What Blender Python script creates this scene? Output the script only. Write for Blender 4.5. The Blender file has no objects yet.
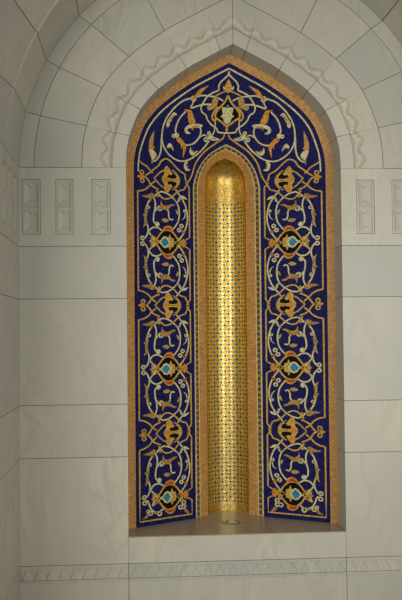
import bpy, math, random
import numpy as np
from mathutils import Vector, Matrix
rnd = random.Random(5)
S = bpy.context.scene
C = S.collection

# ------------------------------------------------------------------ camera
F_PX, PSI, TH, RO, CX, CZ = 894.58, .071319, .034421, -.0096454, -.5531, 1.6
Fv = np.array([math.sin(PSI)*math.cos(TH), math.cos(PSI)*math.cos(TH), math.sin(TH)])
R0 = np.array([math.cos(PSI), -math.sin(PSI), 0.0]); U0 = np.cross(R0, Fv)
Rv = math.cos(RO)*R0 + math.sin(RO)*U0
Uv = -math.sin(RO)*R0 + math.cos(RO)*U0
cd = bpy.data.cameras.new('camera'); cam = bpy.data.objects.new('camera', cd); C.objects.link(cam)
cd.sensor_fit = 'VERTICAL'; cd.sensor_height = 36.0; cd.lens = 36.0*F_PX/600.0
cam.matrix_world = Matrix(((Rv[0], Uv[0], -Fv[0], CX), (Rv[1], Uv[1], -Fv[1], -5.0), (Rv[2], Uv[2], -Fv[2], CZ), (0, 0, 0, 1)))
S.camera = cam

# ------------------------------------------------------------------ light
w = bpy.data.worlds.new('world'); S.world = w; w.use_nodes = True
bg = w.node_tree.nodes['Background']
bg.inputs[0].default_value = (1.0, .975, .90, 1); bg.inputs[1].default_value = .20

def area(name, loc, target, sx, sy, power, col, spread=180):
    d = bpy.data.lights.new(name, 'AREA'); d.shape = 'RECTANGLE'; d.size = sx; d.size_y = sy
    d.energy = power; d.color = col; d.spread = math.radians(spread)
    o = bpy.data.objects.new(name, d); C.objects.link(o); o.location = loc
    o.rotation_euler = (Vector(target)-Vector(loc)).to_track_quat('-Z', 'Y').to_euler()
    return o
area('doorway_daylight', (1.35, -3.9, 1.7), (.2, 0, 1.45), 1.4, 2.2, 17.5, (1.0, .985, .935), 95)
area('front_left_fill', (-2.5, -5.2, 2.1), (.5, 0, 1.8), 2.2, 2.2, 42, (1.0, .98, .92), 120)  # unseen fill added to lift the right jamb and borders, no known lamp
S.view_settings.view_transform = 'Standard'; S.view_settings.look = 'None'
S.view_settings.exposure = 0.07; S.view_settings.gamma = 1.0; S.view_settings.use_curve_mapping = False

# ------------------------------------------------------------------ materials
def newmat(name):
    m = bpy.data.materials.new(name); m.use_nodes = True
    return m, m.node_tree, m.node_tree.nodes['Principled BSDF']
def N(nt, t, **k):
    n = nt.nodes.new(t)
    for a, b in k.items(): setattr(n, a, b)
    return n
def mixc(nt, fac, a, b, mode='MIX'):
    n = N(nt, 'ShaderNodeMix', data_type='RGBA', blend_type=mode)
    for s, v in ((0, fac), (6, a), (7, b)):
        if hasattr(v, 'links'): nt.links.new(v, n.inputs[s])
        else: n.inputs[s].default_value = v if s == 0 else (*v, 1)
    return n.outputs[2]
def ramp(nt, fac, stops):
    n = N(nt, 'ShaderNodeValToRGB'); e = n.color_ramp.elements
    while len(e) < len(stops): e.new(.5)
    for k, (p, c) in enumerate(stops): e[k].position = p; e[k].color = (*c, 1)
    nt.links.new(fac, n.inputs[0]); return n.outputs[0]
def math_(nt, op, a, b=None, c=None):
    n = N(nt, 'ShaderNodeMath', operation=op)
    for k, v in enumerate((a, b, c)):
        if v is None: continue
        if hasattr(v, 'links'): nt.links.new(v, n.inputs[k])
        else: n.inputs[k].default_value = v
    return n.outputs[0]

def marble(name, base, rough=.45, vein=.5):
    m, nt, p = newmat(name)
    tc = N(nt, 'ShaderNodeTexCoord'); at = N(nt, 'ShaderNodeAttribute', attribute_name='tone')
    mp = N(nt, 'ShaderNodeMapping'); mp.inputs['Rotation'].default_value = (.3, .75, .2); mp.inputs['Scale'].default_value = (1, 1, .45)
    off = N(nt, 'ShaderNodeVectorMath', operation='SCALE'); nt.links.new(at.outputs['Color'], off.inputs[0]); off.inputs['Scale'].default_value = 37
    ad = N(nt, 'ShaderNodeVectorMath', operation='ADD'); nt.links.new(tc.outputs['Object'], ad.inputs[0]); nt.links.new(off.outputs[0], ad.inputs[1])
    nt.links.new(ad.outputs[0], mp.inputs[0])
    n1 = N(nt, 'ShaderNodeTexNoise'); n1.inputs['Scale'].default_value = 4.2; n1.inputs['Detail'].default_value = 8; n1.inputs['Distortion'].default_value = 1.4
    nt.links.new(mp.outputs[0], n1.inputs[0])
    v = math_(nt, 'ABSOLUTE', math_(nt, 'SUBTRACT', n1.outputs[0], .5))
    vm = ramp(nt, v, [(0, (1, 1, 1)), (.035, (.35, .35, .35)), (.11, (0, 0, 0))])
    n2 = N(nt, 'ShaderNodeTexNoise'); n2.inputs['Scale'].default_value = 2.6; n2.inputs['Detail'].default_value = 5
    nt.links.new(mp.outputs[0], n2.inputs[0])
    pat = ramp(nt, n2.outputs[0], [(.42, (0, 0, 0)), (.68, (1, 1, 1))])
    vv = math_(nt, 'MULTIPLY', math_(nt, 'MULTIPLY', vm, pat), vein)
    col = mixc(nt, vv, base, tuple(c*.62 for c in base))
    cloud = ramp(nt, n2.outputs[0], [(.3, (.88, .885, .90)), (.7, (1.05, 1.04, 1.02))])
    col = mixc(nt, 1.0, col, cloud, 'MULTIPLY')
    tn = ramp(nt, at.outputs['Fac'], [(0, (.90, .905, .92)), (1, (1.04, 1.02, .99))])
    col = mixc(nt, 1.0, col, tn, 'MULTIPLY')
    nt.links.new(col, p.inputs['Base Color']); p.inputs['Roughness'].default_value = rough
    return m
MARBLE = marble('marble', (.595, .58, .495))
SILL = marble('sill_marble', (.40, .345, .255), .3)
FLOORM = marble('floor_marble', (.42, .37, .29), .3)
def plain(name, c, rough=.7, metal=0.0):
    m, nt, p = newmat(name); p.inputs['Base Color'].default_value = (*c, 1); p.inputs['Roughness'].default_value = rough; p.inputs['Metallic'].default_value = metal
    return m
MORTAR = plain('mortar', (.17, .145, .11), .9)
def tessera(name, c, var=.35, rough=.5, scale=180, c2=None, metal=0.0, spec=.3):
    """glass mosaic: every tessera a slightly different tint, tilted a little"""
    m, nt, p = newmat(name)
    tc = N(nt, 'ShaderNodeTexCoord')
    v = N(nt, 'ShaderNodeTexVoronoi'); v.inputs['Scale'].default_value = scale; v.inputs['Randomness'].default_value = .55
    nt.links.new(tc.outputs['Object'], v.inputs['Vector'])
    sep = N(nt, 'ShaderNodeSeparateColor'); nt.links.new(v.outputs['Color'], sep.inputs[0])
    lo = tuple(x*(1-var) for x in c); hi = c2 or tuple(x*(1+var) for x in c)
    col = ramp(nt, sep.outputs[0], [(.1, lo), (.5, c), (.95, hi)])
    nt.links.new(col, p.inputs['Base Color']); p.inputs['Roughness'].default_value = rough; p.inputs['Metallic'].default_value = metal; p.inputs['Specular IOR Level'].default_value = spec
    b = N(nt, 'ShaderNodeBump'); b.inputs['Strength'].default_value = .25; b.inputs['Distance'].default_value = .0015
    nt.links.new(sep.outputs[1], b.inputs['Height']); nt.links.new(b.outputs[0], p.inputs['Normal'])
    return m
BLUE = tessera('blue_mosaic', (.0095, .011, .092), .7, .6, 170, spec=.15)
CREAM = tessera('cream_mosaic', (.68, .61, .31), .3)
GOLDL = tessera('ochre_mosaic', (.62, .37, .06), .35)
OLIVE = tessera('olive_gold_mosaic', (.46, .29, .07), .4, c2=(.62, .45, .15))
ORANGE = tessera('orange_mosaic', (.62, .27, .03), .35)
RED = tessera('red_mosaic', (.50, .05, .012), .3)
TEAL = tessera('turquoise_mosaic', (.03, .24, .36), .35)
BLACK = tessera('black_mosaic', (.007, .006, .006), .4, .6, spec=.1)
BROWN = tessera('brown_mosaic', (.44, .23, .05), .45)
DASH = plain('dark_brown_tile', (.10, .06, .035), .5)
def brick(name):
    m, nt, p = newmat(name)
    uv = N(nt, 'ShaderNodeUVMap'); b = N(nt, 'ShaderNodeTexBrick')
    nt.links.new(uv.outputs[0], b.inputs['Vector']); b.inputs['Scale'].default_value = 1
    b.inputs['Brick Width'].default_value = .021; b.inputs['Row Height'].default_value = .0125; b.inputs['Mortar Size'].default_value = .0018
    b.inputs['Color1'].default_value = (.76, .41, .115, 1); b.inputs['Color2'].default_value = (.56, .275, .07, 1); b.inputs['Mortar'].default_value = (.40, .21, .07, 1)
    b.inputs['Bias'].default_value = -.1
    nz = N(nt, 'ShaderNodeTexNoise'); nz.inputs['Scale'].default_value = 40; nt.links.new(uv.outputs[0], nz.inputs[0])
    c = mixc(nt, 1.0, b.outputs[0], ramp(nt, nz.outputs[0], [(.3, (.85, .85, .85)), (.7, (1.15, 1.12, 1.1))]), 'MULTIPLY')
    nt.links.new(c, p.inputs['Base Color']); p.inputs['Roughness'].default_value = .42
    return m
BRICK = brick('tan_mosaic_bricks')
def goldmat(name, lattice):
    m, nt, p = newmat(name)
    uv = N(nt, 'ShaderNodeUVMap'); sx = N(nt, 'ShaderNodeSeparateXYZ'); nt.links.new(uv.outputs[0], sx.inputs[0])
    v = N(nt, 'ShaderNodeTexVoronoi'); v.inputs['Scale'].default_value = 150; v.inputs['Randomness'].default_value = .4
    nt.links.new(uv.outputs[0], v.inputs['Vector'])
    sep = N(nt, 'ShaderNodeSeparateColor'); nt.links.new(v.outputs['Color'], sep.inputs[0])
    base = ramp(nt, sep.outputs[0], [(0, (.40, .25, .045)), (.5, (.60, .41, .10)), (1, (.80, .60, .20))])
    if lattice:
        a = math_(nt, 'DIVIDE', sx.outputs[0], .0488); b = math_(nt, 'DIVIDE', sx.outputs[1], .048)
        pp = math_(nt, 'ADD', a, b); qq = math_(nt, 'SUBTRACT', a, b)
        def dint(x): return math_(nt, 'ABSOLUTE', math_(nt, 'SUBTRACT', x, math_(nt, 'ROUND', x)))
        dp, dq = dint(pp), dint(qq)
        line = math_(nt, 'LESS_THAN', math_(nt, 'MINIMUM', dp, dq), .135)
        dot = math_(nt, 'LESS_THAN', math_(nt, 'MAXIMUM', dp, dq), .185)
        core = math_(nt, 'GREATER_THAN', math_(nt, 'MINIMUM', dp, dq), .20)
        dia = mixc(nt, core, base, (.70, .40, .05))
        c = mixc(nt, line, dia, (.80, .72, .38)); c = mixc(nt, dot, c, (.008, .05, .055))
        c = mixc(nt, 1.0, c, ramp(nt, sep.outputs[2], [(0, (.55, .55, .5)), (.5, (.9, .9, .88)), (1, (1.2, 1.2, 1.15))]), 'MULTIPLY')
        nt.links.new(c, p.inputs['Base Color'])
        met = math_(nt, 'SUBTRACT', .92, math_(nt, 'MULTIPLY', dot, .85)); nt.links.new(met, p.inputs['Metallic'])
    else:
        nt.links.new(base, p.inputs['Base Color']); p.inputs['Metallic'].default_value = .95
    p.inputs['Roughness'].default_value = .40
    bp = N(nt, 'ShaderNodeBump'); bp.inputs['Strength'].default_value = .55; bp.inputs['Distance'].default_value = .0018
    nt.links.new(sep.outputs[1], bp.inputs['Height']); nt.links.new(bp.outputs[0], p.inputs['Normal'])
    return m
GOLD = goldmat('plain_gold_mosaic', False); GOLDLAT = goldmat('lattice_gold_mosaic', True)
STEEL = plain('brushed_steel', (.55, .52, .46), .3, 1.0)
DARKM = plain('dark_metal', (.07, .06, .05), .5, .6)
m, nt, p = newmat('lamp_glass'); p.inputs['Base Color'].default_value = (.45, .43, .38, 1); p.inputs['Roughness'].default_value = .12; LENS = m

# ------------------------------------------------------------------ object helpers
class MB:
    def __init__(s): s.v = []; s.f = []; s.uv = []; s.tone = []; s.t = None
    def add(s, verts, faces, uvs=None, tone=.5):
        o = len(s.v); s.v += [tuple(map(float, q)) for q in verts]
        for k, f in enumerate(faces):
            s.f.append([o+i for i in f]); s.tone.append(tone)
            s.uv.append([uvs[i] for i in f] if uvs is not None else [(0, 0)]*len(f))
    def box(s, a, b, tone=.5):
        (x0, y0, z0), (x1, y1, z1) = a, b
        s.add([(x0, y0, z0), (x1, y0, z0), (x1, y1, z0), (x0, y1, z0), (x0, y0, z1), (x1, y0, z1), (x1, y1, z1), (x0, y1, z1)],
              [(0, 3, 2, 1), (4, 5, 6, 7), (0, 1, 5, 4), (1, 2, 6, 5), (2, 3, 7, 6), (3, 0, 4, 7)], tone=tone)
    def prism(s, poly, y0, y1, tone=.5):
        """outline in (x, z), extruded from y0 (front) to y1"""
        poly = ccw(poly); n = len(poly)
        vs = [(x, y0, z) for x, z in poly]+[(x, y1, z) for x, z in poly]
        fs = [list(range(n)), list(range(2*n-1, n-1, -1))]+[(i, i+n, (i+1) % n+n, (i+1) % n) for i in range(n)]
        s.add(vs, fs, tone=tone)
    def build(s, name, mat, parent=None, smooth=False, merge=False):
        me = bpy.data.meshes.new(name); off = parent_loc(parent)
        me.from_pydata([(x-off[0], y-off[1], z-off[2]) for x, y, z in s.v], [], s.f)
        u = me.uv_layers.new(name='UVMap'); li = 0
        for k, f in enumerate(s.f):
            for j in range(len(f)): u.data[li].uv = s.uv[k][j]; li += 1
        at = me.attributes.new('tone', 'FLOAT', 'FACE')
        at.data.foreach_set('value', s.tone)
        me.materials.append(mat)
        if smooth: me.polygons.foreach_set('use_smooth', [True]*len(me.polygons))
        me.validate(); me.update()
        o = bpy.data.objects.new(name, me); C.objects.link(o)
        if parent is not None: o.parent = parent
        return o
def parent_loc(p):
    v = Vector((0, 0, 0))
    while p is not None: v += p.location; p = p.parent
    return v
def ccw(poly):
    a = sum(p[0]*q[1]-q[0]*p[1] for p, q in zip(poly, poly[1:]+poly[:1]))
    return list(poly) if a > 0 else list(poly)[::-1]
def thing(name, label, cat, loc=(0, 0, 0), group=None):
    o = bpy.data.objects.new(name, None); C.objects.link(o); o.location = loc; o.empty_display_size = .1
    o['label'] = label; o['category'] = cat
    if group: o['group'] = group
    return o
def tag(o, label, cat, group=None):
    o['label'] = label; o['category'] = cat
    if group: o['group'] = group
    return o
def structure(o): o['kind'] = 'structure'; return o

# ------------------------------------------------------------------ curves
def spline(pts, per=8, closed=False):
    P = [np.array(q, float) for q in pts]; n = len(P)
    if n < 3 and not closed: return [tuple(q) for q in P]
    out = []
    rng = range(n) if closed else range(n-1)
    for i in rng:
        if closed: a, b, c, d = P[(i-1) % n], P[i], P[(i+1) % n], P[(i+2) % n]
        else:
            b, c = P[i], P[i+1]; a = P[i-1] if i else 2*b-c; d = P[i+2] if i+2 < n else 2*c-b
        for k in range(per):
            t = k/per
            out.append(tuple(.5*(2*b+(c-a)*t+(2*a-5*b+4*c-d)*t*t+(3*b-a-3*c+d)*t**3)))
    if not closed: out.append(tuple(P[-1]))
    return out
def resample(pts, n):
    P = np.array(pts, float); L = np.r_[0, np.cumsum(np.linalg.norm(np.diff(P, axis=0), axis=1))]
    t = np.linspace(0, L[-1], n)
    return np.stack([np.interp(t, L, P[:, 0]), np.interp(t, L, P[:, 1])], 1)
def offset_curve(P, d):
    """right half of an arch (springing to apex), moved outwards by d and trimmed at x = 0"""
    T = np.gradient(P, axis=0); T /= np.linalg.norm(T, axis=1)[:, None]
    Nn = np.stack([T[:, 1], -T[:, 0]], 1)
    Q = P+Nn*d
    keep = Q[:, 0] > 0 if d > 0 else np.ones(len(Q), bool)
    Q = Q[keep]
    k = Q[-1]-Q[-2]
    if abs(k[0]) > 1e-9: Q = np.vstack([Q, Q[-1]+k*(-Q[-1, 0]/k[0])])
    return Q
ZS = 2.518          # springing of the arches
SILLZ = .467        # floor of the niche
ZA, ZB, ZC, ZD, ZE = 2.0768, 1.7845, 1.1975, .9065, .3199     # course joints
niche_pts = [(.61, 0), (.604, .11), (.58, .208), (.527, .33), (.427, .445), (.265, .566), (.13, .642), (0, .711)]
sp = spline([(.61, -.11)]+niche_pts, 14)
NICHE = resample([q for q in sp if q[1] >= -1e-6], 200); NICHE[:, 1] += ZS; NICHE[-1, 0] = 0; NICHE[0] = (.61, ZS)
LINE3 = offset_curve(NICHE, .246); LINE3[0, 1] = ZS
inner_pts = [(.207, 2.40), (.207, 2.45), (.204, 2.50), (.177, 2.587), (.125, 2.665), (.067, 2.712), (0, 2.746)]
INNER = resample(spline(inner_pts, 12)[12:], 200)
gold_pts = [(.127, 2.40), (.127, 2.46), (.123, 2.54), (.108, 2.592), (.063, 2.646), (0, 2.675)]
GOLDC = resample(spline(gold_pts, 12)[12:], 200)
def full(P, zb, n0=60):        # straight jamb + arch, bottom to apex: (n0 + len) points
    z = np.linspace(zb, P[0, 1], n0, endpoint=False)
    return np.vstack([np.stack([np.full(n0, P[0, 0]), z], 1), P])
D0, D1, D2 = .19, .445, .53
OUT_F, IN_F = full(NICHE, -1.0), full(INNER, -1.0)
def seg_dist(q, P):
    a, b = P[:-1], P[1:]; d = b-a; L = (d*d).sum(1)
    q = np.atleast_2d(q); out = np.empty(len(q))
    for i in range(0, len(q), 400):
        r = q[i:i+400, None, :]-a[None]
        t = np.clip((r*d[None]).sum(2)/L, 0, 1)
        out[i:i+400] = np.sqrt(((r-t[..., None]*d[None])**2).sum(2)).min(1)
    return out
def DEP(q):
    """depth of the splayed mosaic surface at front position (x, z)"""
    q = np.abs(np.atleast_2d(np.array(q, float))*[1, 1]); 
    do, di = seg_dist(q, OUT_F), seg_dist(q, IN_F)
    return D0+(D1-D0)*do/(do+di)
def pix(px, py):
    """point (x, z) of the mosaic surface seen at a place of the photograph"""
    d = Fv+Rv*(px-201)/F_PX-Uv*(py-300)/F_PX; y = .32
    for _ in range(14):
        t = (y+5)/d[1]; x, z = CX+t*d[0], CZ+t*d[2]
        y = float(DEP((x, z))[0])
    return (x, z)
def rays(pts): return [pix(*q) for q in pts]

# ================================================================== STRUCTURE
G = .0015           # half a joint
def rect_blocks(mb, xs0, xs1, z0, z1, y0, y1, tone=None):
    mb.box((xs0, y0, z0), (xs1, y1, z1), rnd.random() if tone is None else tone)
# --- back wall below the springing
wb = MB()
XC = 1.2013
PANEL_X = [(.698, .802), (.904, 1.001), (1.085, 1.187)]
PZ0, PZ1 = 2.143, 2.452
for sg in (-1, 1):
    for z0, z1 in ((ZB, ZA), (ZC, ZB), (ZD, ZC), (ZE, ZD)):
        a, b = (-XC, -.61) if sg < 0 else (.61, XC)
        rect_blocks(wb, a, b, z0+G, z1-G, 0, .24)
    # course with the carved panels: stiles and rails flush with each other around the sunk openings
    t = rnd.random(); e = [.61]
    for a, b in (PANEL_X if sg < 0 else PANEL_X[:2]): e += [a, b]
    e.append(XC)
    def bx(x0, x1, z0, z1):
        X = sorted((sg*x0, sg*x1)); rect_blocks(wb, X[0], X[1], z0, z1, 0, .24, t)
    for k in range(0, len(e)-1, 2): bx(e[k], e[k+1], PZ0, PZ1)
    bx(.61, XC, ZA+G, PZ0); bx(.61, XC, PZ1, ZS-G)
    # base course
    a, b = (-XC, -.61-G) if sg < 0 else (.61+G, XC)
    rect_blocks(wb, a, b, 0, .2255, 0, .24)
rect_blocks(wb, -.61+G, .61-G, ZE+G, SILLZ-.006, 0, .24, .8)
rect_blocks(wb, -.61+G, .61-G, 0, .2255, 0, .24)
wall_back = structure(wb.build('wall_back', MARBLE))
mb = MB()           # mortar behind the blocks
for sg in (-1, 1):
    X = sorted((sg*.613, sg*XC)); mb.box((X[0], .008, .01), (X[1], .236, ZS-.01)) if False else None
    for z in (ZA, ZB, ZC, ZD, ZS):
        mb.box((X[0], .009, z-.012), (X[1], .187, z+(.012 if z < ZS else -.001)))
    mb.box((X[0], .009, ZE-.001), (X[1], .187, ZE+.012))
mb.box((-.6, .009, ZE-.001), (.6, .187, ZE+.012))
mb.box((-XC, .05, .222), (XC, .187, ZE))
for sg in (-1, 1): mb.box((sg*.61-.012, .009, .325), (sg*.61+.012, .187, SILLZ-.012)); mb.box((sg*.61-.012, .009, .01), (sg*.61+.012, .187, .222))
mb.build('mortar_joint', MORTAR, wall_back)
# backing of the niche, so no light leaks in behind the mosaic
bk = MB(); bk.box((-1.5, .72, 0), (1.5, .78, 4.1)); structure(bk.build('light_leak_backing_1', MORTAR))

# --- side walls
def side_wall(name, sg, ylen, panels):
    s = MB(); x0, x1 = sorted((sg*XC, sg*(XC+.12)))
    def blk(ya, yb, za, zb, t): s.box((x0, ya, za), (x1, yb, zb), t)
    ends = [0, -1.05, -2.1] if ylen > 1.2 else [0, -ylen]
    ends = [e for e in ends if e >= -ylen-1e-6]
    for ya, yb in zip(ends[1:], ends[:-1]):
        for za, zb in ((0, ZE), (ZE, ZD), (ZD, ZC), (ZC, ZB), (ZB, ZA)):
            blk(ya+G, yb-(G if yb else 0), za+G, zb-G, rnd.random())
        t = rnd.random()
        if panels and yb == 0:
            ys = sorted([(-a, -b) for a, b in panels])
            e = [ya+G]
            for b, a in sorted([(-q[1], -q[0]) for q in panels]): e += [b, a]
            e.append(0)
            for k in range(0, len(e)-1, 2): blk(e[k], e[k+1], PZ0, PZ1, t)
            blk(ya+G, 0, ZA+G, PZ0, t); blk(ya+G, 0, PZ1, ZS-G, t)
        else: blk(ya+G, yb-(G if yb else 0), ZA+G, ZS-G, t)
    o = structure(s.build(name, MARBLE))
    k = MB(); xa, xb = sorted((sg*(XC+.009), sg*(XC+.115)))
    for z in (ZA, ZB, ZC, ZD, ZE, ZS): k.box((xa, -ylen+.01, z-.012), (xb, -.002, z+.012))
    if ylen > 1.2: k.box((xa, -1.062, .01), (xb, -1.038, ZS))
    k.build('mortar_joint', MORTAR, o)
    return o
SIDE_PANELS = [(.10, .20), (.30, .40), (.50, .60)]
side_wall('wall_left', -1, 1.15, SIDE_PANELS)
side_wall('wall_right', 1, .7, None)
fl = MB(); fl.box((-3, -5.6, -.1), (3.6, .7, 0)); structure(fl.build('floor', FLOORM))

# --- vault over the bay: arch soffit, an arris, then a flaring web
def circ(h, R, c=.057): return math.sqrt(max(R*R-h*h, 0))-c
R_OUT, R_SEC = XC+.057, 1.12+.057
def circ_curve(R, n=160):
    amax = math.acos(.057/R)
    return np.array([(R*math.cos(a)-.057, ZS+R*math.sin(a)) for a in np.linspace(0, amax, n)])
OUTC, SECC = circ_curve(R_OUT), circ_curve(R_SEC)
joint_h = [0, .31, .60, .855, 1.10, R_OUT]           # heights of the joints on the outer curve
def arc_between(Pc, h0, h1, n=26):
    z = Pc[:, 1]-ZS; idx = np.linspace(np.interp(h0, z, np.arange(len(z))), np.interp(h1, z, np.arange(len(z))), n)
    return np.stack([np.interp(idx, np.arange(len(z)), Pc[:, 0]), np.interp(idx, np.arange(len(z)), Pc[:, 1])], 1)
vt = MB()
YA = -.48
for sg in (-1, 1):
    for h0, h1 in zip(joint_h[:-1], joint_h[1:]):
        g0 = .0016 if h0 > 0 else .0015
        A = arc_between(OUTC, h0+g0, min(h1-.0025, R_OUT-.057-.001) if h1 == R_OUT else h1-.0016)
        tn = rnd.random()
        for part in (0, 1):
            vs, fs = [], []
            prof = [(0, 0.0, 0.0), (YA+.014, 0, 0), (YA+.004, -.004, 0)] if part == 0 else [(YA+.004, -.004, 0), (YA-.006, .004, .0), (-1.15, .0, .15)]
            for x, z in A:
                k = min(1, max(0, (z-ZS)/.35)); k = k*k*(3-2*k)
                nx, nz = (x+.057)/R_OUT, (z-ZS)/R_OUT
                for yy, dn, fl_ in prof:
                    o = dn*k+fl_*k
                    vs.append((sg*(x+nx*o), yy, z+nz*o))
            m_ = len(prof)
            for i in range(len(A)-1):
                for j in range(m_-1):
                    q = (i*m_+j, i*m_+j+1, (i+1)*m_+j+1, (i+1)*m_+j)
                    fs.append(q if sg > 0 else q[::-1])
            vt.add(vs, fs, tone=tn if part == 0 else rnd.random())
ceiling = structure(vt.build('ceiling', MARBLE))
vm_ = MB()           # dark bed behind the vault stones (shows only in the joints)
for sg in (-1, 1):
    for y0, y1 in ((0, YA), (YA, -1.15)):
        vs, fs = [], []
        for x, z in OUTC:
            k = min(1, max(0, (z-ZS)/.35)); k = k*k*(3-2*k)
            nx, nz = (x+.057)/R_OUT, (z-ZS)/R_OUT
            for yy in (y0, y1):
                o = .010+(0 if yy > -1 else .15*k)
                vs.append((sg*(x+nx*o), yy, z+nz*o))
        for i in range(len(OUTC)-1):
            q = (2*i, 2*i+1, 2*i+3, 2*i+2); fs.append(q if sg > 0 else q[::-1])
        vm_.add(vs, fs)
vm_.build('mortar_joint', MORTAR, ceiling)

# ================================================================== ARCHES
arch_bay = thing('plain_marble_arch', 'broad outer ring of plain marble blocks curving beneath the vault', 'arch', (0, 0, ZS))
J_out3 = [(.856, 0), (.83, .233), (.74, .446), (.598, .635), (.392, .788), (0, .98)]
def nearest(Pc, q): return int(np.argmin(((Pc-np.array(q))**2).sum(1)))
J3 = [nearest(LINE3, (x, z+ZS)) for x, z in J_out3]; J3[0] = 0; J3[-1] = len(LINE3)-1
JO = [0]+[int(np.argmin(abs(OUTC[:, 1]-ZS-h))) for h in joint_h[1:-1]]+[len(OUTC)-1]
def lerp(a, b, t): return a+(b-a)*t
def shrink(poly, g):
    """pull an outline in by g: leaves the joint"""
    P = np.array(ccw([tuple(q) for q in poly])); n = len(P); Q = []
    for i in range(n):
        a, b, c = P[i-1], P[i], P[(i+1) % n]
        d1 = b-a; d2 = c-b; d1 = d1/(np.linalg.norm(d1)+1e-12); d2 = d2/(np.linalg.norm(d2)+1e-12)
        n1 = np.array([-d1[1], d1[0]]); n2 = np.array([-d2[1], d2[0]]); m_ = n1+n2; L = np.dot(m_, m_)
        Q.append(b+g*2*m_/L if L > .3 else b+g*n1)
    return [tuple(q) for q in Q]
for sg in (-1, 1):
    for k in range(5):
        a3, b3 = LINE3[J3[k]], LINE3[J3[k+1]]; ao, bo = OUTC[JO[k]], OUTC[JO[k+1]]
        # where the joint crosses the second curve
        def onsec(p3, po):
            best = min(np.linspace(0, 1, 200), key=lambda t: min(((SECC-lerp(p3, po, t))**2).sum(1)))
            return int(np.argmin(((SECC-lerp(p3, po, best))**2).sum(1)))
        ia = 0 if k == 0 else onsec(a3, ao); ib = len(SECC)-1 if k == 4 else onsec(b3, bo)
        big = [tuple(q) for q in LINE3[J3[k]:J3[k+1]+1:3]]+[tuple(b3)]+[tuple(SECC[ib])]+[tuple(q) for q in SECC[ia:ib+1:3][::-1]]+[tuple(SECC[ia])]
        thin = [tuple(q) for q in SECC[ia:ib+1:3]]+[tuple(SECC[ib])]+[tuple(OUTC[JO[k+1]])]+[tuple(q) for q in OUTC[JO[k]:JO[k+1]+1:3][::-1]]+[tuple(OUTC[JO[k]])]
        for nm, poly in (('voussoir', big), ('edge_block', thin)):
            cl = []
            for q in poly:
                if not cl or (q[0]-cl[-1][0])**2+(q[1]-cl[-1][1])**2 > 1e-6: cl.append(q)
            if (cl[0][0]-cl[-1][0])**2+(cl[0][1]-cl[-1][1])**2 < 1e-6: cl.pop()
            cl = shrink([(sg*x, z) for x, z in cl], G)
            b = MB(); b.prism(cl, 0, .2, rnd.random()); b.build(nm, MARBLE, arch_bay)
def bed(ca, cb, parent):
    b = MB()
    for sg in (-1, 1):
        A, B = resample(ca, 60), resample(cb, 60)
        vs = [(sg*q[0], .012, q[1]) for q in A]+[(sg*q[0], .012, q[1]) for q in B]
        fs = [((i, i+60, i+61, i+1) if sg > 0 else (i+1, i+61, i+60, i)) for i in range(59)]
        b.add(vs, [f[::-1] for f in fs])
    b.build('mortar_bed', MORTAR, parent)
bed(LINE3, OUTC, arch_bay)


arch_in = thing('carved_marble_arch', 'pointed marble arch with a scalloped carved band hugging the blue mosaic', 'arch', (0, 0, ZS))
J_n = [0, .18, .33, .445, .566, .672, .711]
zN = NICHE[:, 1]-ZS
JR = [nearest(LINE3, (x, z+ZS)) for x, z in J_out3[:5]+[(.152, .917)]]+[len(LINE3)-1]; JR[0] = 0
arcL = np.r_[0, np.cumsum(np.linalg.norm(np.diff(NICHE, axis=0), axis=1))]
tang = np.gradient(NICHE, axis=0); tang /= np.linalg.norm(tang, axis=1)[:, None]
norm = np.stack([tang[:, 1], -tang[:, 0]], 1)
RING = .246-.0016
def tooth(s_):
    """outline of one carved lobe, 0..1 along, returns how far it reaches"""
    u = abs((s_ % 1)-.5)*2          # 0 middle .. 1 edge
    return .034*(1-u)**.6 if u < .45 else (.016 if u < .75 else .004)
for sg in (-1, 1):
    for k in range(6):
        l0, l1 = np.interp([J_n[k], J_n[k+1]], zN, arcL)
        l0 += G if k else 0; l1 -= G
        nl = max(4, int((l1-l0)/.0045)); ls = np.linspace(l0, l1, nl+1)
        ds = [0, .004]+list(np.linspace(.012, .074, 6))+list(np.linspace(.078, .168, 36))+list(np.linspace(.175, RING, 5))
        p0 = np.stack([np.interp(ls, arcL, NICHE[:, 0]), np.interp(ls, arcL, NICHE[:, 1])], 1)
        R3 = resample(LINE3[JR[k]:JR[k+1]+1], nl+1); n0 = (R3-p0)/.246
        vs, fs = [], []; m_ = len(ds)+2
        for i in range(nl+1):
            edge =   .112+1.1*tooth(ls[i]/.094)
            vs.append((sg*p0[i, 0], .1885, p0[i, 1])); vs.append((sg*p0[i, 0], .002, p0[i, 1]))
            for d in ds:
                q = p0[i]+n0[i]*d
                if d <= .076: dep = 0.0
                elif d < edge: dep = .024*math.sin(math.pi*(d-.076)/(edge-.076))**.8
                else: dep = 0.0
                if d == 0: dep = .0015
                vs.append((sg*max(q[0], .0012), dep, q[1]))
        for i in range(nl):
            for j in range(m_-1):
                q = (i*m_+j, (i+1)*m_+j, (i+1)*m_+j+1, i*m_+j+1)
                fs.append(q[::-1] if sg > 0 else q)
        for i in (0, nl):
            q = [i*m_+1]+[i*m_+j for j in range(2, m_)]
            back = len(vs); x, _, z = vs[i*m_+m_-1]; vs.append((x, .1885, z))
            f = [i*m_]+q+[back]; fs.append(f if (i == 0) == (sg > 0) else f[::-1])
        b = MB(); b.add(vs, fs, tone=.55+.45*rnd.random()); b.build('carved_voussoir', MARBLE, arch_in)

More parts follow.
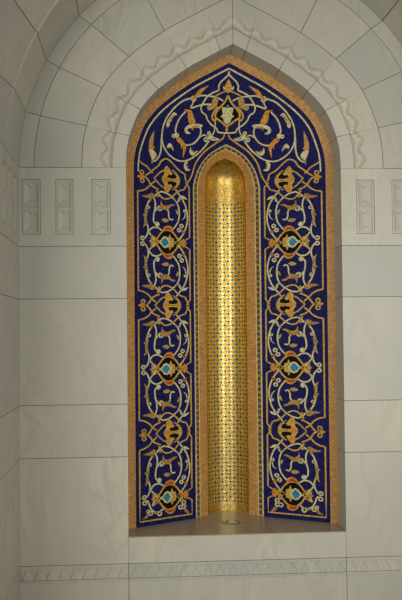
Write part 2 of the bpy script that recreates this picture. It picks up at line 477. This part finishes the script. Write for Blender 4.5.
b = MB()
for sg in (-1, 1):          # mortar seen in the joints of the arch and its soffit
    A, B = offset_curve(NICHE, .008)[:-3], LINE3
    A, B = resample(A, 60), resample(B, 60); A[-1, 0] = 0
    vs = [(sg*q[0], .187, q[1]) for q in A]+[(sg*q[0], .060, q[1]) for q in A]+[(sg*q[0], .060, q[1]) for q in B]
    fs = [q for i in range(59) for q in ((i, i+60, i+61, i+1), (i+60, i+120, i+121, i+61))]
    b.add(vs, [f if sg < 0 else f[::-1] for f in fs])
b.build('mortar_bed', MORTAR, arch_in)

# ================================================================== SILL, FRIEZE, PANELS
b = MB(); x0 = .61-G
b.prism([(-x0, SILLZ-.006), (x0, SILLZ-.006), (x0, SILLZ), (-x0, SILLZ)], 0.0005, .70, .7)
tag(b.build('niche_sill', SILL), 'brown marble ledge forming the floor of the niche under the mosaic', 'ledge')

fz = thing('chevron_frieze', 'low marble frieze with a row of carved chevrons running along the wall', 'frieze', (0, 0, .224))
for xa, xb in ((-XC, -.61-G), (-.61+G, .61-G), (.61+G, XC)):
    b = MB(); t = rnd.random()
    zt = ZE-G; z1, z0 = .302, .238
    
    b.box((xa, 0, z1), (xb, .045, zt), t); b.box((xa, 0, .2262), (xb, .045, z0), t)
    n = int(round((xb-xa)/.066)); pw = (xb-xa)/n
    b.box((xa, .008, z0), (xb, .045, z1), t)
    for i in range(n):               # raised triangles, ridge in the middle
        xc = xa+(i+.5)*pw
        o = [(xc-pw*.50, z0), (xc+pw*.50, z0), (xc, z1)]; q = [(xc-pw*.34, z0+.003), (xc+pw*.34, z0+.003), (xc, z1-.016)]
        b.add([(x, .008, z) for x, z in o]+[(x, .001, z) for x, z in q], [(3, 4, 5), (0, 1, 4, 3), (1, 2, 5, 4), (2, 0, 3, 5)], tone=t)
    b.build('frieze_block', MARBLE, fz)

def carved_panel(cx, label, wd, mat4=None, shallow=1.0):
    """sunk panel: moulded rim and a concave fluted relief with two scalloped cups meeting in the middle"""
    hw = wd/2; hz = (PZ1-PZ0)/2; zc = (PZ0+PZ1)/2
    P = mat4 or (lambda x, y, z: (cx+x, y, zc+z))
    t = thing('carved_plaque', label, 'plaque', P(0, 0, 0), 'sunk carved plaques')
    rim = MB()
    for (xa, xb, za, zb) in ((-hw+.0025, -hw+.012, -hz+.0025, hz-.0025), (hw-.012, hw-.0025, -hz+.0025, hz-.0025), (-hw+.012, hw-.012, hz-.012, hz-.0025), (-hw+.012, hw-.012, -hz+.0025, -hz+.012)):
        vs = [P(x, y, z) for y in (.002, .03) for x, z in ((xa, za), (xb, za), (xb, zb), (xa, zb))]
        rim.add(vs, [(0, 1, 2, 3), (7, 6, 5, 4), (0, 4, 5, 1), (1, 5, 6, 2), (2, 6, 7, 3), (3, 7, 4, 0)], tone=.5)
    rim.build('panel_rim', MARBLE, t)
    nx, nz = 26, 78; w_ = hw-.012; h_ = hz-.012; vs, fs = [], []
    for j in range(nz+1):
        z = -h_+2*h_*j/nz; az = abs(z)
        for i in range(nx+1):
            x = -w_+2*w_*i/nx; ax = abs(x)/w_
            y = .006+.011*math.sqrt(max(0, 1-(ax/.96)**2))      # concave flute
            lob = .020+.008*abs(math.cos(ax*math.pi))+.010*(1-ax)
            if az < lob: y = .006+.006*(az/lob)**2              # scalloped cups meeting in the middle
            if az < .004: y = .012
            tip = h_-.034+.030*ax
            if az > tip: y = min(y, .009+.003*(1-ax))
            vs.append(P(x, y, z))
    for j in range(nz):
        for i in range(nx):
            a = j*(nx+1)+i; fs.append((a, a+1, a+nx+2, a+nx+1))
    b = MB(); b.add(vs, fs, tone=.45); b.build('carved_relief', MARBLE, t)
    return t
names = ['sunk carved marble plaque left of the mosaic, nearest to it', 'sunk carved marble plaque, the middle one of three left of the mosaic', 'sunk carved marble plaque in the corner by the left wall']
for (a, c), l in zip(PANEL_X, names): carved_panel(-(a+c)/2, l, c-a)
names = ['sunk carved marble plaque right of the mosaic, nearest to it', 'sunk carved marble plaque at the right edge of the photo, second from the mosaic']
for (a, c), l in zip(PANEL_X[:2], names): carved_panel((a+c)/2, l, c-a)
zc_ = (PZ0+PZ1)/2
for (a, c), l in zip(SIDE_PANELS, ['sunk carved plaque on the left side wall, closest to the corner', 'sunk carved plaque on the left side wall, second from the corner', 'sunk carved plaque on the left side wall, third from the corner']):
    yc = -(a+c)/2
    carved_panel(0, l, c-a, (lambda yc: (lambda x, y, z: (-XC-y, yc+x, zc_+z)))(yc))

# ================================================================== MOSAIC SURROUND
mos = thing('mosaic_surround', 'dark blue mosaic surround with cream and gold scrolling vines framing the gilded recess', 'mosaic', (0, .2, SILLZ))
NT = 60+len(NICHE)
def chain(P): return full(P, SILLZ)
OUTM = chain(NICHE); INM = chain(INNER); GDM = chain(GOLDC)
def along(P): return np.r_[0, np.cumsum(np.linalg.norm(np.diff(P, axis=0), axis=1))]
def splay_strip(name, mat, curveA, curveB, ns, off=0.0, ydepth=None, thick=0, smooth=True):
    """band of the splayed surface between two curves, both halves, one mesh"""
    b = MB()
    for sg in (-1, 1):
        A, B = curveA, curveB; n = len(A); L = along(A)
        Q = np.array([[lerp(A[i], B[i], s/ns) for s in range(ns+1)] for i in range(n)])
        if ydepth is None: Y = DEP(Q.reshape(-1, 2)).reshape(n, ns+1)-off
        else: Y = np.array([[lerp(ydepth[0], ydepth[1], s/ns) for s in range(ns+1)]]*n)-off
        wdt = np.linalg.norm(A-B, axis=1).mean()
        vs = [(sg*Q[i, s, 0], Y[i, s], Q[i, s, 1]) for i in range(n) for s in range(ns+1)]
        uv = [(wdt*s/ns, L[i]) for i in range(n) for s in range(ns+1)]
        fs = []
        for i in range(n-1):
            for s in range(ns):
                q = (i*(ns+1)+s, i*(ns+1)+s+1, (i+1)*(ns+1)+s+1, (i+1)*(ns+1)+s)
                fs.append(q if sg < 0 else q[::-1])
        b.add(vs, fs, uv)
    return b.build(name, mat, mos, smooth)
# curves inside the splay, by true distance from the outer edge
def inset(P, d):
    Q = offset_curve(P, -d); m_ = Q[:, 0] >= -1e-9; Q = Q[m_]
    return resample(Q, len(P))
TAN_IN = chain(inset(NICHE, .042))
TAN_IN[:60, 1] = OUTM[:60, 1]
splay_strip('brick_border', BRICK, OUTM, TAN_IN, 3)
splay_strip('blue_field', BLUE, TAN_IN, INM, 26)
# gilded-recess frame: cream strip with dark dashes, then tan bricks
MID = np.array([lerp(INM[i], GDM[i], .40) for i in range(len(INM))]); DM = lerp(D1, D2, .40)
splay_strip('dashed_strip', BROWN, INM, MID, 2, ydepth=(D1, DM))
for f0, f1 in ((0, .10), (.32, .40)):
    ca, cb = [np.array([lerp(INM[i], GDM[i], f) for i in range(len(INM))]) for f in (f0, f1)]
    splay_strip('cream_edge_line', CREAM, ca, cb, 1, .0015, ydepth=(lerp(D1, D2, f0), lerp(D1, D2, f1)))
splay_strip('inner_brick_border', BRICK, MID, GDM, 3, ydepth=(DM, D2))
d1 = np.array([lerp(INM[i], GDM[i], .12) for i in range(len(INM))]); d2 = np.array([lerp(INM[i], GDM[i], .30) for i in range(len(INM))])
L = along(d1); tot = L[-1]
for sg in (-1, 1):
    b = MB(); s = .012
    while s < tot-.02:
        e = [(np.interp(q, L, c[:, 0]), np.interp(q, L, c[:, 1])) for c in (d1, d2) for q in (s, s+.020)]
        ya, yb = lerp(D1, D2, .13)-.0015, lerp(D1, D2, .29)-.0015
        vs = [(sg*e[0][0], ya, e[0][1]), (sg*e[1][0], ya, e[1][1]), (sg*e[3][0], yb, e[3][1]), (sg*e[2][0], yb, e[2][1])]
        b.add(vs, [(0, 1, 2, 3) if sg > 0 else (3, 2, 1, 0)]); s += .034
    b.build('dash_tiles', DASH, mos)

# --- ornament: drawn once on the surface in metres, (x, z), then mirrored and repeated
class Orn:
    """pieces of inlay collected into one mesh: list of (kind, pts, width, layer)"""
    def __init__(s): s.p = []
    def stroke(s, pts, w=.0084, lay=1, taper=False, per=6, raw=False): s.p.append(('s', spline(pts, per) if not raw else list(pts), w, lay, taper)); return s
    def fill(s, pts, lay=1, per=5, smooth=True): s.p.append(('f', spline(pts, per, True) if smooth else list(pts), 0, lay, False)); return s
    def disc(s, c, r, lay=1, n=14): s.p.append(('f', [(c[0]+r*math.cos(a*2*math.pi/n), c[1]+r*math.sin(a*2*math.pi/n)) for a in range(n)], 0, lay, False)); return s
    def ring(s, c, r, w=.006, lay=1, a0=0, a1=360, n=16):
        s.p.append(('s', [(c[0]+r*math.cos(math.radians(a0+(a1-a0)*k/n)), c[1]+r*math.sin(math.radians(a0+(a1-a0)*k/n))) for k in range(n+1)], w, lay, False)); return s
    def make(s, name, mat, parent, tf=lambda x, z: (x, z)):
        b = MB(); b2 = []
        for kind, pts, w, lay, taper in s.p:
            q = np.array([tf(x, z) for x, z in pts]); off = .0012+.0011*lay
            if kind == 's':
                T = np.gradient(q, axis=0); T /= np.linalg.norm(T, axis=1)[:, None]+1e-12
                nn = np.stack([-T[:, 1], T[:, 0]], 1); n = len(q)
                ww = np.full(n, w/2)
                if taper: ww = ww*(1-.75*np.linspace(0, 1, n)**2)
                l, r = q+nn*ww[:, None], q-nn*ww[:, None]
                a = np.vstack([l, r]); y = DEP(a)
                top = [(a[i, 0], y[i]-off, a[i, 1]) for i in range(2*n)]; bot = [(a[i, 0], y[i]+.003, a[i, 1]) for i in range(2*n)]
                fs = []
                for i in range(n-1):
                    fs += [(i, i+n, i+n+1, i+1), (2*n+i, i, i+1, 2*n+i+1), (i+n, 3*n+i, 3*n+i+1, i+n+1)]
                fs += [(0, 2*n, 3*n, n), (n-1, 2*n-1, 4*n-1, 3*n-1)]
                b.add(top+bot, fs)
            else:
                pl = ccw([tuple(k) for k in q]); n = len(pl); y = DEP(pl)
                top = [(pl[i][0], y[i]-off, pl[i][1]) for i in range(n)]; bot = [(pl[i][0], y[i]+.003, pl[i][1]) for i in range(n)]
                from mathutils.geometry import tessellate_polygon
                tri = tessellate_polygon([[Vector((x, z, 0)) for x, z in pl]])
                fs = [tuple(t) for t in tri]+[(i, (i+1) % n, n+(i+1) % n, n+i) for i in range(n)]
                b.add(top+bot, fs)
        o = b.build(name, mat, parent)
        return o
def px(*pts): return rays([(pts[i], pts[i+1]) for i in range(0, len(pts), 2)])
ZP = pix(293, 304.5)[1]; ZM = pix(293, 367.4)[1]; HALF = ZP-ZM

#  vine: cream strands from a palmette down to the medallion below it
vine = Orn()
vine.stroke(px(297,317, 290.5,318.6, 285,322, 280,327, 277.8,333, 277.6,340, 279,346, 281.5,350, 284.8,353.8))
vine.stroke(px(297,317, 301,319, 304.5,322.5))
vine.stroke(px(306.5,322, 304.2,328, 304.3,334, 306,341, 306.2,347, 304,350.5))
vine.stroke(px(281,314, 277,319, 273.2,324, 270.6,329, 269,335, 268.3,341, 269,347, 271.4,354, 275,360, 279,364, 283.4,367.6, 288,371.5))
vine.stroke(px(276.5,323, 278,325.6, 281,325.8, 283,323.5), .007)
vine.stroke(px(307.5,323, 311.5,328.5, 314,334, 315.3,341, 314.3,349, 312.5,355, 313.6,361, 317,365.4, 319,365.5))
vine.ring(pix(319, 365.0), .0105, .0075)
vine.stroke(px(297.5,356, 301.5,353.6, 306.5,353.4, 310,355.6, 312.3,359), .0084)
vine.stroke(px(312.3,358, 308,363, 303.5,367.6), .008)
vine.disc(pix(302.4, 350), .0145)
vine.stroke(px(284.3,344, 287.8,344.4, 289.3,341, 289.4,337, 291,334.3), .008)
vine.ring(pix(299.3, 334), .0125, .0084, a0=30, a1=330)
vine.stroke(px(299,336.5, 301.5,333.5, 304.2,337), .007)
vine.ring(pix(275.2, 350), .0095, .008); vine.ring(pix(278, 354.3), .0095, .008)
vine.ring(pix(271.3, 334.6), .0065, .006)
vine.stroke(px(270.5,337, 271.5,341, 274.5,343.8), .007, taper=True)
#  leaves on the vine: each its own sub-part
leaf = []
leaf.append((Orn().fill(px(268.3,323.2, 271,320.4, 275,319.6, 278,322.5, 278.6,326, 275.5,322.8, 272,322.6)), CREAM, 'leaf'))
leaf.append((Orn().fill(px(282,329.5, 285.6,328.6, 289,330.2, 294,330.6, 296.5,328.5, 297.5,325.5, 298.5,331, 300,333.5, 295,335, 290,334.6, 287,331.6)), BROWN, 'leaf'))
leaf.append((Orn().fill(px(289.3,345.4, 293,343.4, 297.5,345, 294,347.3, 291,347)), OLIVE, 'leaf'))
leaf.append((Orn().fill(px(305,320.5, 308.5,319.4, 313,321.5, 319.5,322.8, 314,324.4, 310.5,324.6, 309.5,328, 307,324)), BROWN, 'leaf'))
leaf.append((Orn().fill(px(312.8,337, 315.5,335.6, 316.5,340, 318.5,341.8, 316.7,343, 316.8,350, 318,354, 315.2,351.6, 313.6,352.5, 314,345)), OLIVE, 'leaf'))
leaf.append((Orn().fill(px(278.6,335.6, 281.4,334, 280.6,337.4, 279,339)), OLIVE, 'leaf'))
leaf.append((Orn().disc(pix(312, 333.8), .0105), CREAM, 'blossom'))
leaf.append((Orn().disc(pix(312, 333.9), .0055, 2), RED, 'blossom'))
leaf.append((Orn().disc(pix(273, 355.3), .0095, 2).fill(px(271.5,357.5, 273,354, 275,355, 274,357.5), 2), ORANGE, 'blossom'))
leaf.append((Orn().fill(px(299,320.6, 301.5,319.4, 302.5,322, 300,323)), OLIVE, 'leaf'))
#  gold strap work below a palmette
strap = Orn()
strap.stroke(px(267.3,305.3, 270.2,311, 271.6,313.2, 276,314.6, 280,317, 285.5,321.7, 291,324, 296,323.4, 299.5,320, 302.5,316.5), .0084, 2)
strap.stroke(px(318,304, 314.5,304, 311.3,306.8, 308.5,311, 304.5,313.6, 299.8,315.5), .009, 2)
strap.stroke(px(322.6,318.2, 318,317.4, 312.5,314.6, 308.8,310.8, 304,307.4), .0084)
strap.ring(pix(318, 307.6), .0105, .0075, 2)
pal = Orn().fill(px(276.3,305.2, 277.6,308.3, 281,312.3, 284.8,311.5, 287.3,314.8, 290.6,318, 292.2,317, 294,313.2, 293.4,310, 296.2,305, 290,304.7, 283,305), 1)
pal_dark = Orn().fill(px(280.3,309.6, 280,307, 283.5,306.2, 286,306, 289.6,306.8, 289,309.5, 285.8,309.4, 283.8,311.6), 2)
pal_edge = Orn().stroke(px(293.2,313.3, 297.5,311.2, 301,308, 304.8,304.3), .009, 1)
pal_rim = Orn().stroke(px(276.3,304.6, 277.5,308.5, 281,312.4, 285,314.5), .007, 2)
pal_core = Orn().fill(px(288.2,304.6, 290.4,307.4, 293,306.6, 295,304.5), 3, smooth=False)
pal_acc = Orn().fill(px(287.6,313.2, 290,310.8, 292,312.8, 290.6,316.6), 2)
trefoil = Orn().fill(px(315.6,304.2, 318.2,300.8, 321,302.2, 323.6,303.7, 321,305.4, 318.4,306.8), 2)
#  medallion, upper half
CXM = 0
med_ground = Orn().fill(px(278.6,367.6, 281,363.5, 285,358.5, 289,356, 292,355.2, 296,356, 299.5,359.5, 302.6,364, 304,367.4), 1, smooth=False)
med_band = Orn().stroke(px(277,372.4, 278.3,366.5, 281.5,361, 285.5,357, 290,355.2, 294.5,355.6, 298.6,358.8, 302.5,363.8, 306.5,368.6, 309,370.6), .0095, 2)
med_crest = Orn().fill(px(285,357, 285.4,353, 288.5,350.8, 292.5,351.2, 296,354, 298,357.5, 294,355.6, 289.5,355.2), 2)
med_crest_red = Orn().fill(px(287,355, 288.6,352.7, 292,352.6, 294.5,354.6, 291,354.4), 3)
med_flower = Orn().fill(px(284,367.6, 284.3,363.2, 287,362.6, 288.6,359, 290,362.4, 293,365, 291,367.5), 2, smooth=False)
med_heart = Orn().fill(px(287.5,367.4, 290.6,362.8, 293.6,361.4, 296.6,362.6, 298,364.6, 301.3,367.4), 3, smooth=False)
med_teal = Orn().fill(px(289.8,367.4, 291.8,364.4, 293.8,362.9, 295.8,364.2, 297,365.6, 298.5,367.4), 4, smooth=False)
side_flower = Orn().fill(px(269.8,367.4, 271,364.8, 273.3,362.4, 275.2,364.5, 277,366, 280.5,367.4), 2, smooth=False)
eye = Orn().stroke(px(301,367.4, 304.5,364, 310,361), .007, 2).fill(px(305.8,367.4, 308.5,364.6, 310.5,363, 309.6,366, 312,367.4), 2, smooth=False)
XIN = .2315; XOUT = .5455
zPs = [ZP+2*HALF, ZP, ZP-2*HALF]; zMs = [ZP+HALF, ZP-HALF, ZP-3*HALF]
def sym(sg, z0, up):        # take traced geometry (below the palmette at ZP) to its place
    return lambda x, z: (sg*x, z0+(ZP-z) if up else z0-(ZP-z))
def symM(sg, z0, dn): return lambda x, z: (sg*x, z0-(z-ZM) if dn else z0+(z-ZM))
def both(orn, name, mat, parent, f0, f1):
    """the two mirrored halves of a motif as one part"""
    o2 = Orn(); o2.p = [(k, [f0(*q) for q in p], w_, l, t) for k, p, w_, l, t in orn.p]+[(k, [f1(*q) for q in p], w_, l, t) for k, p, w_, l, t in orn.p]
    return o2.make(name, mat, parent)
for sg in (-1, 1):
    for kP, z0 in enumerate(zPs):
        for up in (True, False):
            if kP == 0 and up: continue
            v = vine.make('vine_scroll', CREAM, mos, sym(sg, z0, up))
            for o_, m_, n_ in leaf: o_.make(n_, m_, v, sym(sg, z0, up))
        a, c = sym(sg, z0, False), sym(sg, z0, True)
        pp = both(pal, 'palmette', GOLDL, mos, a, c)
        [pal_acc.make('orange_bud', ORANGE, pp, f_) for f_ in (a, c)]; both(pal_core, 'orange_core', ORANGE, pp, a, c); [pal_rim.make('leaf_outline', OLIVE, pp, f_) for f_ in (a, c)]
        both(pal_dark, 'dark_lobes', BLACK, pp, a, c); [pal_edge.make('ogee_outline', OLIVE, pp, f_) for f_ in (a, c)]
        trefoil.make('trefoil_tip', ORANGE, pp, a)
        if kP: both(strap, 'gold_strapwork', GOLDL, mos, a, c)
        else: strap.make('gold_strapwork', GOLDL, mos, a)
    for kM, z0 in enumerate(zMs):
        a, c = symM(sg, z0, False), symM(sg, z0, True)
        mm = both(med_ground, 'medallion', BLACK, mos, a, c)
        both(med_band, 'gold_band', GOLDL, mm, a, c); [(med_crest.make('orange_crest', ORANGE, mm, f_), med_crest_red.make('red_crest', RED, mm, f_)) for f_ in (a, c)]
        both(med_flower, 'orange_flower', GOLDL, mm, a, c); both(med_heart, 'cream_heart', CREAM, mm, a, c); both(med_teal, 'turquoise_heart', TEAL, mm, a, c)
        both(side_flower, 'side_flower', ORANGE, mm, a, c); both(eye, 'crossed_strands', GOLDL, mm, a, c)
    # frame lines between the strap crossings and the medallion notches
    fr = Orn()
    for i, zm in enumerate(zMs):
        zt = zPs[i]-(ZP-pix(265, 311)[1]); zb = zm+.036
        fr.stroke([(sg*.2545, zt+.031), (sg*.244, zt+.018), (sg*XIN, zt), (sg*XIN, zb), (sg*(XIN+.027), zb-.016)], .0084, 1, raw=True)
        fr.stroke([(sg*XOUT, zPs[i]-(ZP-pix(322.5, 318)[1])), (sg*XOUT, zm)], .0084, 1, raw=True)
        if i < 2:
            zt2 = zPs[i+1]+(ZP-pix(265, 311)[1]); zb2 = zm-.036
            fr.stroke([(sg*(XIN+.027), zb2+.016), (sg*XIN, zb2), (sg*XIN, zt2), (sg*.244, zt2-.018), (sg*.2545, zt2-.031)], .0084, 1, raw=True)
            fr.stroke([(sg*XOUT, zm), (sg*XOUT, zPs[i+1]+(ZP-pix(322.5, 318)[1]))], .0084, 1, raw=True)
    zl = SILLZ+.030; zb2 = zMs[2]-.036
    fr.stroke([(sg*(XIN+.027), zb2+.016), (sg*XIN, zb2), (sg*XIN, zl), (sg*XOUT, zl), (sg*XOUT, zMs[2])], .0084, 1, raw=True)
    for piece in fr.p:
        o_ = Orn(); o_.p = [piece]; o_.make('gold_frame_line', GOLDL, mos)
    # foot of the panel, below the lowest medallion
    mir = (lambda x, z: (x, z)) if sg > 0 else (lambda x, z: (-x, z))
    ft = Orn()
    ft.stroke(px(285,494, 282,496, 280.5,499))
    ft.ring(pix(277.3, 500.3), .0105, .008); ft.ring(pix(277.3, 504.3), .0105, .008); ft.ring(pix(281, 504.8), .0105, .008)
    fo = ft.make('vine_scroll', CREAM, mos, mir)
    Orn().fill(px(271,511.5, 273,508, 276,506.2, 277,508.5, 274,511)).make('leaf', BROWN, fo, mir)
    ft = Orn()
    ft.stroke(px(303.5,492, 308,496.5, 312.5,502), .008)
    ft.stroke(px(318.5,496.5, 316.5,498, 315.3,502, 312.5,506.5, 308,508.5, 303,507.5, 300,505))
    ft.ring(pix(320.6, 499), .0105, .0075)
    ft.ring(pix(304.3, 510), .011, .009); ft.ring(pix(314, 509.5), .010, .008); ft.ring(pix(317, 507.5), .0075, .007)
    fo = ft.make('vine_scroll', CREAM, mos, mir)
    Orn().fill(px(315.5,510.5, 318,509.6, 320.5,512.5, 323.5,514.8, 319,514.2)).make('leaf', BROWN, fo, mir)
    Orn().fill(px(306,509, 308,507.6, 311,508.8, 308.5,510.5)).make('leaf', OLIVE, fo, mir)

# --- arch: spirals of vine on either side of the crowning cartouche
aline = inset(NICHE, .068); aline = aline[aline[:, 1] > ZS+.02]
for sg in (-1, 1):
    mir = (lambda x, z: (x, z)) if sg > 0 else (lambda x, z: (-x, z))
    Orn().stroke([tuple(q) for q in aline[::2]]+[tuple(aline[-1])], .0084, 1, raw=True).make('cream_border_line', CREAM, mos, mir)
    st = Orn()
    st.stroke(px(228.6,135, 230,138.6, 233,140.6, 238.5,144.6, 247,150.8, 253,157, 258,165, 261.5,176, 265.4,182.4, 268.4,187, 270,190), .0084, 2)
    st.stroke(px(267.3,181.5, 268.6,178.3, 269.2,174.6, 275,171.2, 281,165.5, 286,161, 290,159.4, 295,161.6, 298.4,166.4, 303.5,169.8, 308.5,173.6, 313,176), .0084, 2)
    st.stroke(px(319.4,161.6, 315.5,164.4, 311,167, 308,170.2, 304.5,173.5), .0084)
    st.ring(pix(316.6, 172.6), .0105, .0075, 2)
    st.make('gold_strapwork', GOLDL, mos, mir)
    a1 = Orn()
    a1.stroke(px(232.5,101, 240,97.6, 247,96.6, 255,96, 261,97.5))
    a1.stroke(px(266,99, 271,100.2, 276,102.6, 282,107.6, 288,114.6, 292.4,122.5, 294.6,131, 294.6,141, 291.4,149.6, 285,156.6, 276,161.2, 267,160.8, 260,157.4, 253,152, 248,146.5, 244.4,141))
    a1.stroke(px(294.8,134, 295.4,142, 295.6,150, 297.6,157, 301.5,161.2, 304.5,162))
    a1.stroke(px(240,105.6, 246,104.8, 252,105, 259,106.6, 265.5,109))
    a1.stroke(px(271,112.4, 275.5,117, 279,123.4, 280.6,130, 280,134))
    a1.stroke(px(270.5,145, 266,145.6, 260,143.4, 255.5,138.6, 253.6,133, 254.6,127.6))
    a1.stroke(px(246.5,136.6, 250.5,135.4, 254,137.6), .007)
    a1.stroke(px(263.5,102, 265,106, 266.5,108.5), .007)
    a1.stroke(px(239.4,120.5, 239,127, 240,133, 242,136), .007)
    a1.ring(pix(263.6, 99.4), .012, .009); a1.ring(pix(244.8, 133.6), .008, .008); a1.ring(pix(248, 140), .009, .008)
    a1.ring(pix(282.2, 136.6), .008, .008); a1.disc(pix(279, 136), .014)
    v = a1.make('vine_scroll', CREAM, mos, mir)
    def lf(m_, *pts, lay=2, n_='leaf'):
        q = px(*pts); Orn().fill(q, lay).make(n_, m_, v, mir)
        if lay == 2 and len(q) >= 6:          # the paler or redder heart of the leaf
            c = np.mean(q, 0)*.6+np.array(q[0])*.4; h = [tuple(c+(np.array(k)-c)*.42) for k in q]
            Orn().fill(h, 3).make('leaf_heart', {'orange_mosaic': GOLDL, 'olive_gold_mosaic': ORANGE}.get(m_.name, OLIVE), v, mir)
    lf(CREAM, 252,126, 256,124.4, 262,124.6, 267,125.6, 270.4,128.4, 270.8,132, 268,134.6, 264.4,133.6, 267.6,131.8, 266.5,129, 260,128.4, 254.5,128)
    lf(ORANGE, 260,123.6, 262.4,117, 265,111.6, 268.4,110.4, 273,110.6, 268.8,113.2, 268.4,118, 266,124)
    lf(ORANGE, 279.4,139, 275.4,138.4, 271,142.6, 268.4,147, 269.4,152.6, 271.8,158, 271.6,150, 274,145.4, 278,142)
    lf(OLIVE, 303.6,132, 306.2,136, 308.6,142, 308.9,148, 308.3,153.4, 306,158.6, 305.6,165, 303.5,160.4, 300,156.4, 304.4,150.4, 304,143)
    lf(CREAM, 300.4,155.6, 304.4,150.6, 307.6,151.4, 307,156.5, 304.2,160, lay=3)
    lf(CREAM, 255.5,151, 259,152.4, 262.4,151.4, 263.4,147.6, 264.6,152, 263,155, 259.4,155.4)
    lf(CREAM, 281.8,151.6, 283.4,146.6, 286.4,143.8, 289,146.6, 288.4,149, 285.4,147.6)
    lf(CREAM, 266,162, 267,168, 263,170.2, 267.4,171.2, 270,168, 269.6,163)
    lf(CREAM, 280,115.6, 283.4,113.2, 287.4,118, 290.6,124, 290,128, 287.6,127, 286.4,121.4, 283,116.6)
    lf(ORANGE, 284.8,115.6, 287.6,119.6, 289.4,124.6, 287.4,122, lay=3)
    lf(ORANGE, 249,86.2, 254,88.2, 259,91, 262.6,96.8, 258.4,96.6, 254.4,92)
    lf(CREAM, 233.6,139.4, 239,137.4, 243.4,135.6, 246.6,138.4, 243,140.2, 238,141)
    lf(OLIVE, 240,96.4, 244.4,100.8, 243.2,104.6, 248.8,106.8, 247.4,110.6, 243,109.6, 239.4,106.4, 238,101)
    lf(ORANGE, 262,97.6, 264.4,97.2, 264,100.8, 262.2,101, lay=3, n_='blossom')
# crowning cartouche on the axis: one motif made of mirrored halves
def axis(orn, name, mat, parent): return both(orn, name, mat, parent, lambda x, z: (x, z), lambda x, z: (-x, z))
CXP = 227.7
def ax(*pts):               # traced points, the axis ones pulled to x = 0
    return [(0.0, z) if abs(x) < .012 else (x, z) for x, z in px(*pts)]
car = axis(Orn().stroke(ax(228.6,71.5, 229.8,74.2, 232.8,78.6, 236.6,82.4, 238.4,86.6, 238.2,90.4, 243.6,93, 248.6,96.2, 252,101, 255,107.4, 253.8,112.6, 249.6,115.6, 247.4,120.4, 243,125, 237.2,128.8, 235.2,132.4, 228,133.2), .0084, 2), 'crowning_cartouche', CREAM, mos)
axis(Orn().fill(ax(228,97.5, 231,103, 235,107.6, 238.8,113.6, 238.2,118, 234.6,120.4, 230,124.6, 227.6,126.6), 1, smooth=False), 'black_ground', BLACK, car)
axis(Orn().stroke(ax(228,95.6, 231,102.4, 235.4,107.6, 239.4,113.6, 239.2,117.8, 235,120.6, 230.4,124.2, 227.6,127.4, 227.6,133), .0105, 2).stroke(px(237.5,107, 241,111.8, 243,117, 241,120.6, 238.6,119.4), .011, 2).stroke(ax(229.6,90.4, 235.6,93.4, 241,96.2), .007, 2), 'gold_band', GOLDL, car)
axis(Orn().fill(ax(228.2,79, 230.6,82.6, 232,86.6, 230.8,90.6, 228.4,93.6), 2, smooth=False), 'gold_bud', GOLDL, car)
axis(Orn().fill(px(231.4,88.6, 233.6,86.4, 233.4,89.4, 231.4,90.4), 3), 'cream_petal', CREAM, car)
axis(Orn().fill(ax(228.2,93, 230,96, 229.4,98.6, 228,99.6), 3, smooth=False), 'red_bead', RED, car)
axis(Orn().fill(ax(227.8,108.2, 230,107.6, 233.4,107.4, 232.8,112, 231.8,114.6, 234.2,116.6, 231.4,118.4, 230.2,122, 227.6,125), 2, smooth=False), 'cream_vase', CREAM, car)
axis(Orn().fill(ax(227.8,102.2, 229.6,104.4, 229.8,106.4, 227.8,108), 3, smooth=False), 'turquoise_drop', TEAL, car)

# ================================================================== GILDED RECESS
gn = thing('gilded_niche', 'tall narrow gold mosaic recess with pointed hood at the centre', 'niche', (0, D2, SILLZ))
NA = 40
def recess(name, mat, zs, hws):
    b = MB(); vs, uv = [], []
    for z, hw in zip(zs, hws):
        for k in range(NA+1):
            a = math.pi*k/NA
            x = -hw*math.cos(a); y = D2+.001+.118*(hw/.127)*math.sin(a)
            vs.append((x, y, z)); uv.append((.127*(a-math.pi/2)*.97, z))
    fs = [(i*(NA+1)+k, i*(NA+1)+k+1, (i+1)*(NA+1)+k+1, (i+1)*(NA+1)+k) for i in range(len(zs)-1) for k in range(NA)]
    b.add(vs, fs, uv); return b.build(name, mat, gn, True)
ZL = 2.405
zz = list(np.linspace(SILLZ+.0005, SILLZ+.04, 3)); recess('gold_foot', GOLD, zz, [.127]*3)
zz = list(np.linspace(SILLZ+.04, ZL, 40)); recess('lattice_lining', GOLDLAT, zz, [.127]*40)
zz = [ZL, 2.43]+[z for z in np.linspace(2.46, 2.6745, 40)]
hw = [.127 if z <= GOLDC[0, 1] else float(np.interp(z, GOLDC[:, 1], GOLDC[:, 0])) for z in zz]
recess('gold_hood', GOLD, zz, hw)

# ================================================================== LAMP IN THE LEDGE
lp = thing('uplight', 'small round metal light fitting sunk in the ledge before the gold recess', 'light', (0, .31, SILLZ))
def lathe(name, mat, prof, parent, n=40):
    b = MB(); vs = []
    for r, z in prof:
        for k in range(n): vs.append((r*math.cos(2*math.pi*k/n), .31+r*math.sin(2*math.pi*k/n), SILLZ+z))
    fs = [(i*n+k, i*n+(k+1) % n, (i+1)*n+(k+1) % n, (i+1)*n+k) for i in range(len(prof)-1) for k in range(n)]
    b.add(vs, fs); return b.build(name, mat, parent, True)
lathe('rim', STEEL, [(.062, .0), (.060, .003), (.050, .004), (.046, .003), (.044, .0008)], lp)
lathe('dark_gap', DARKM, [(.046, .001), (.032, .001)], lp)
lathe('lens', LENS, [(.033, .001), (.031, .0045), (.018, .0065), (.0005, .007)], lp)
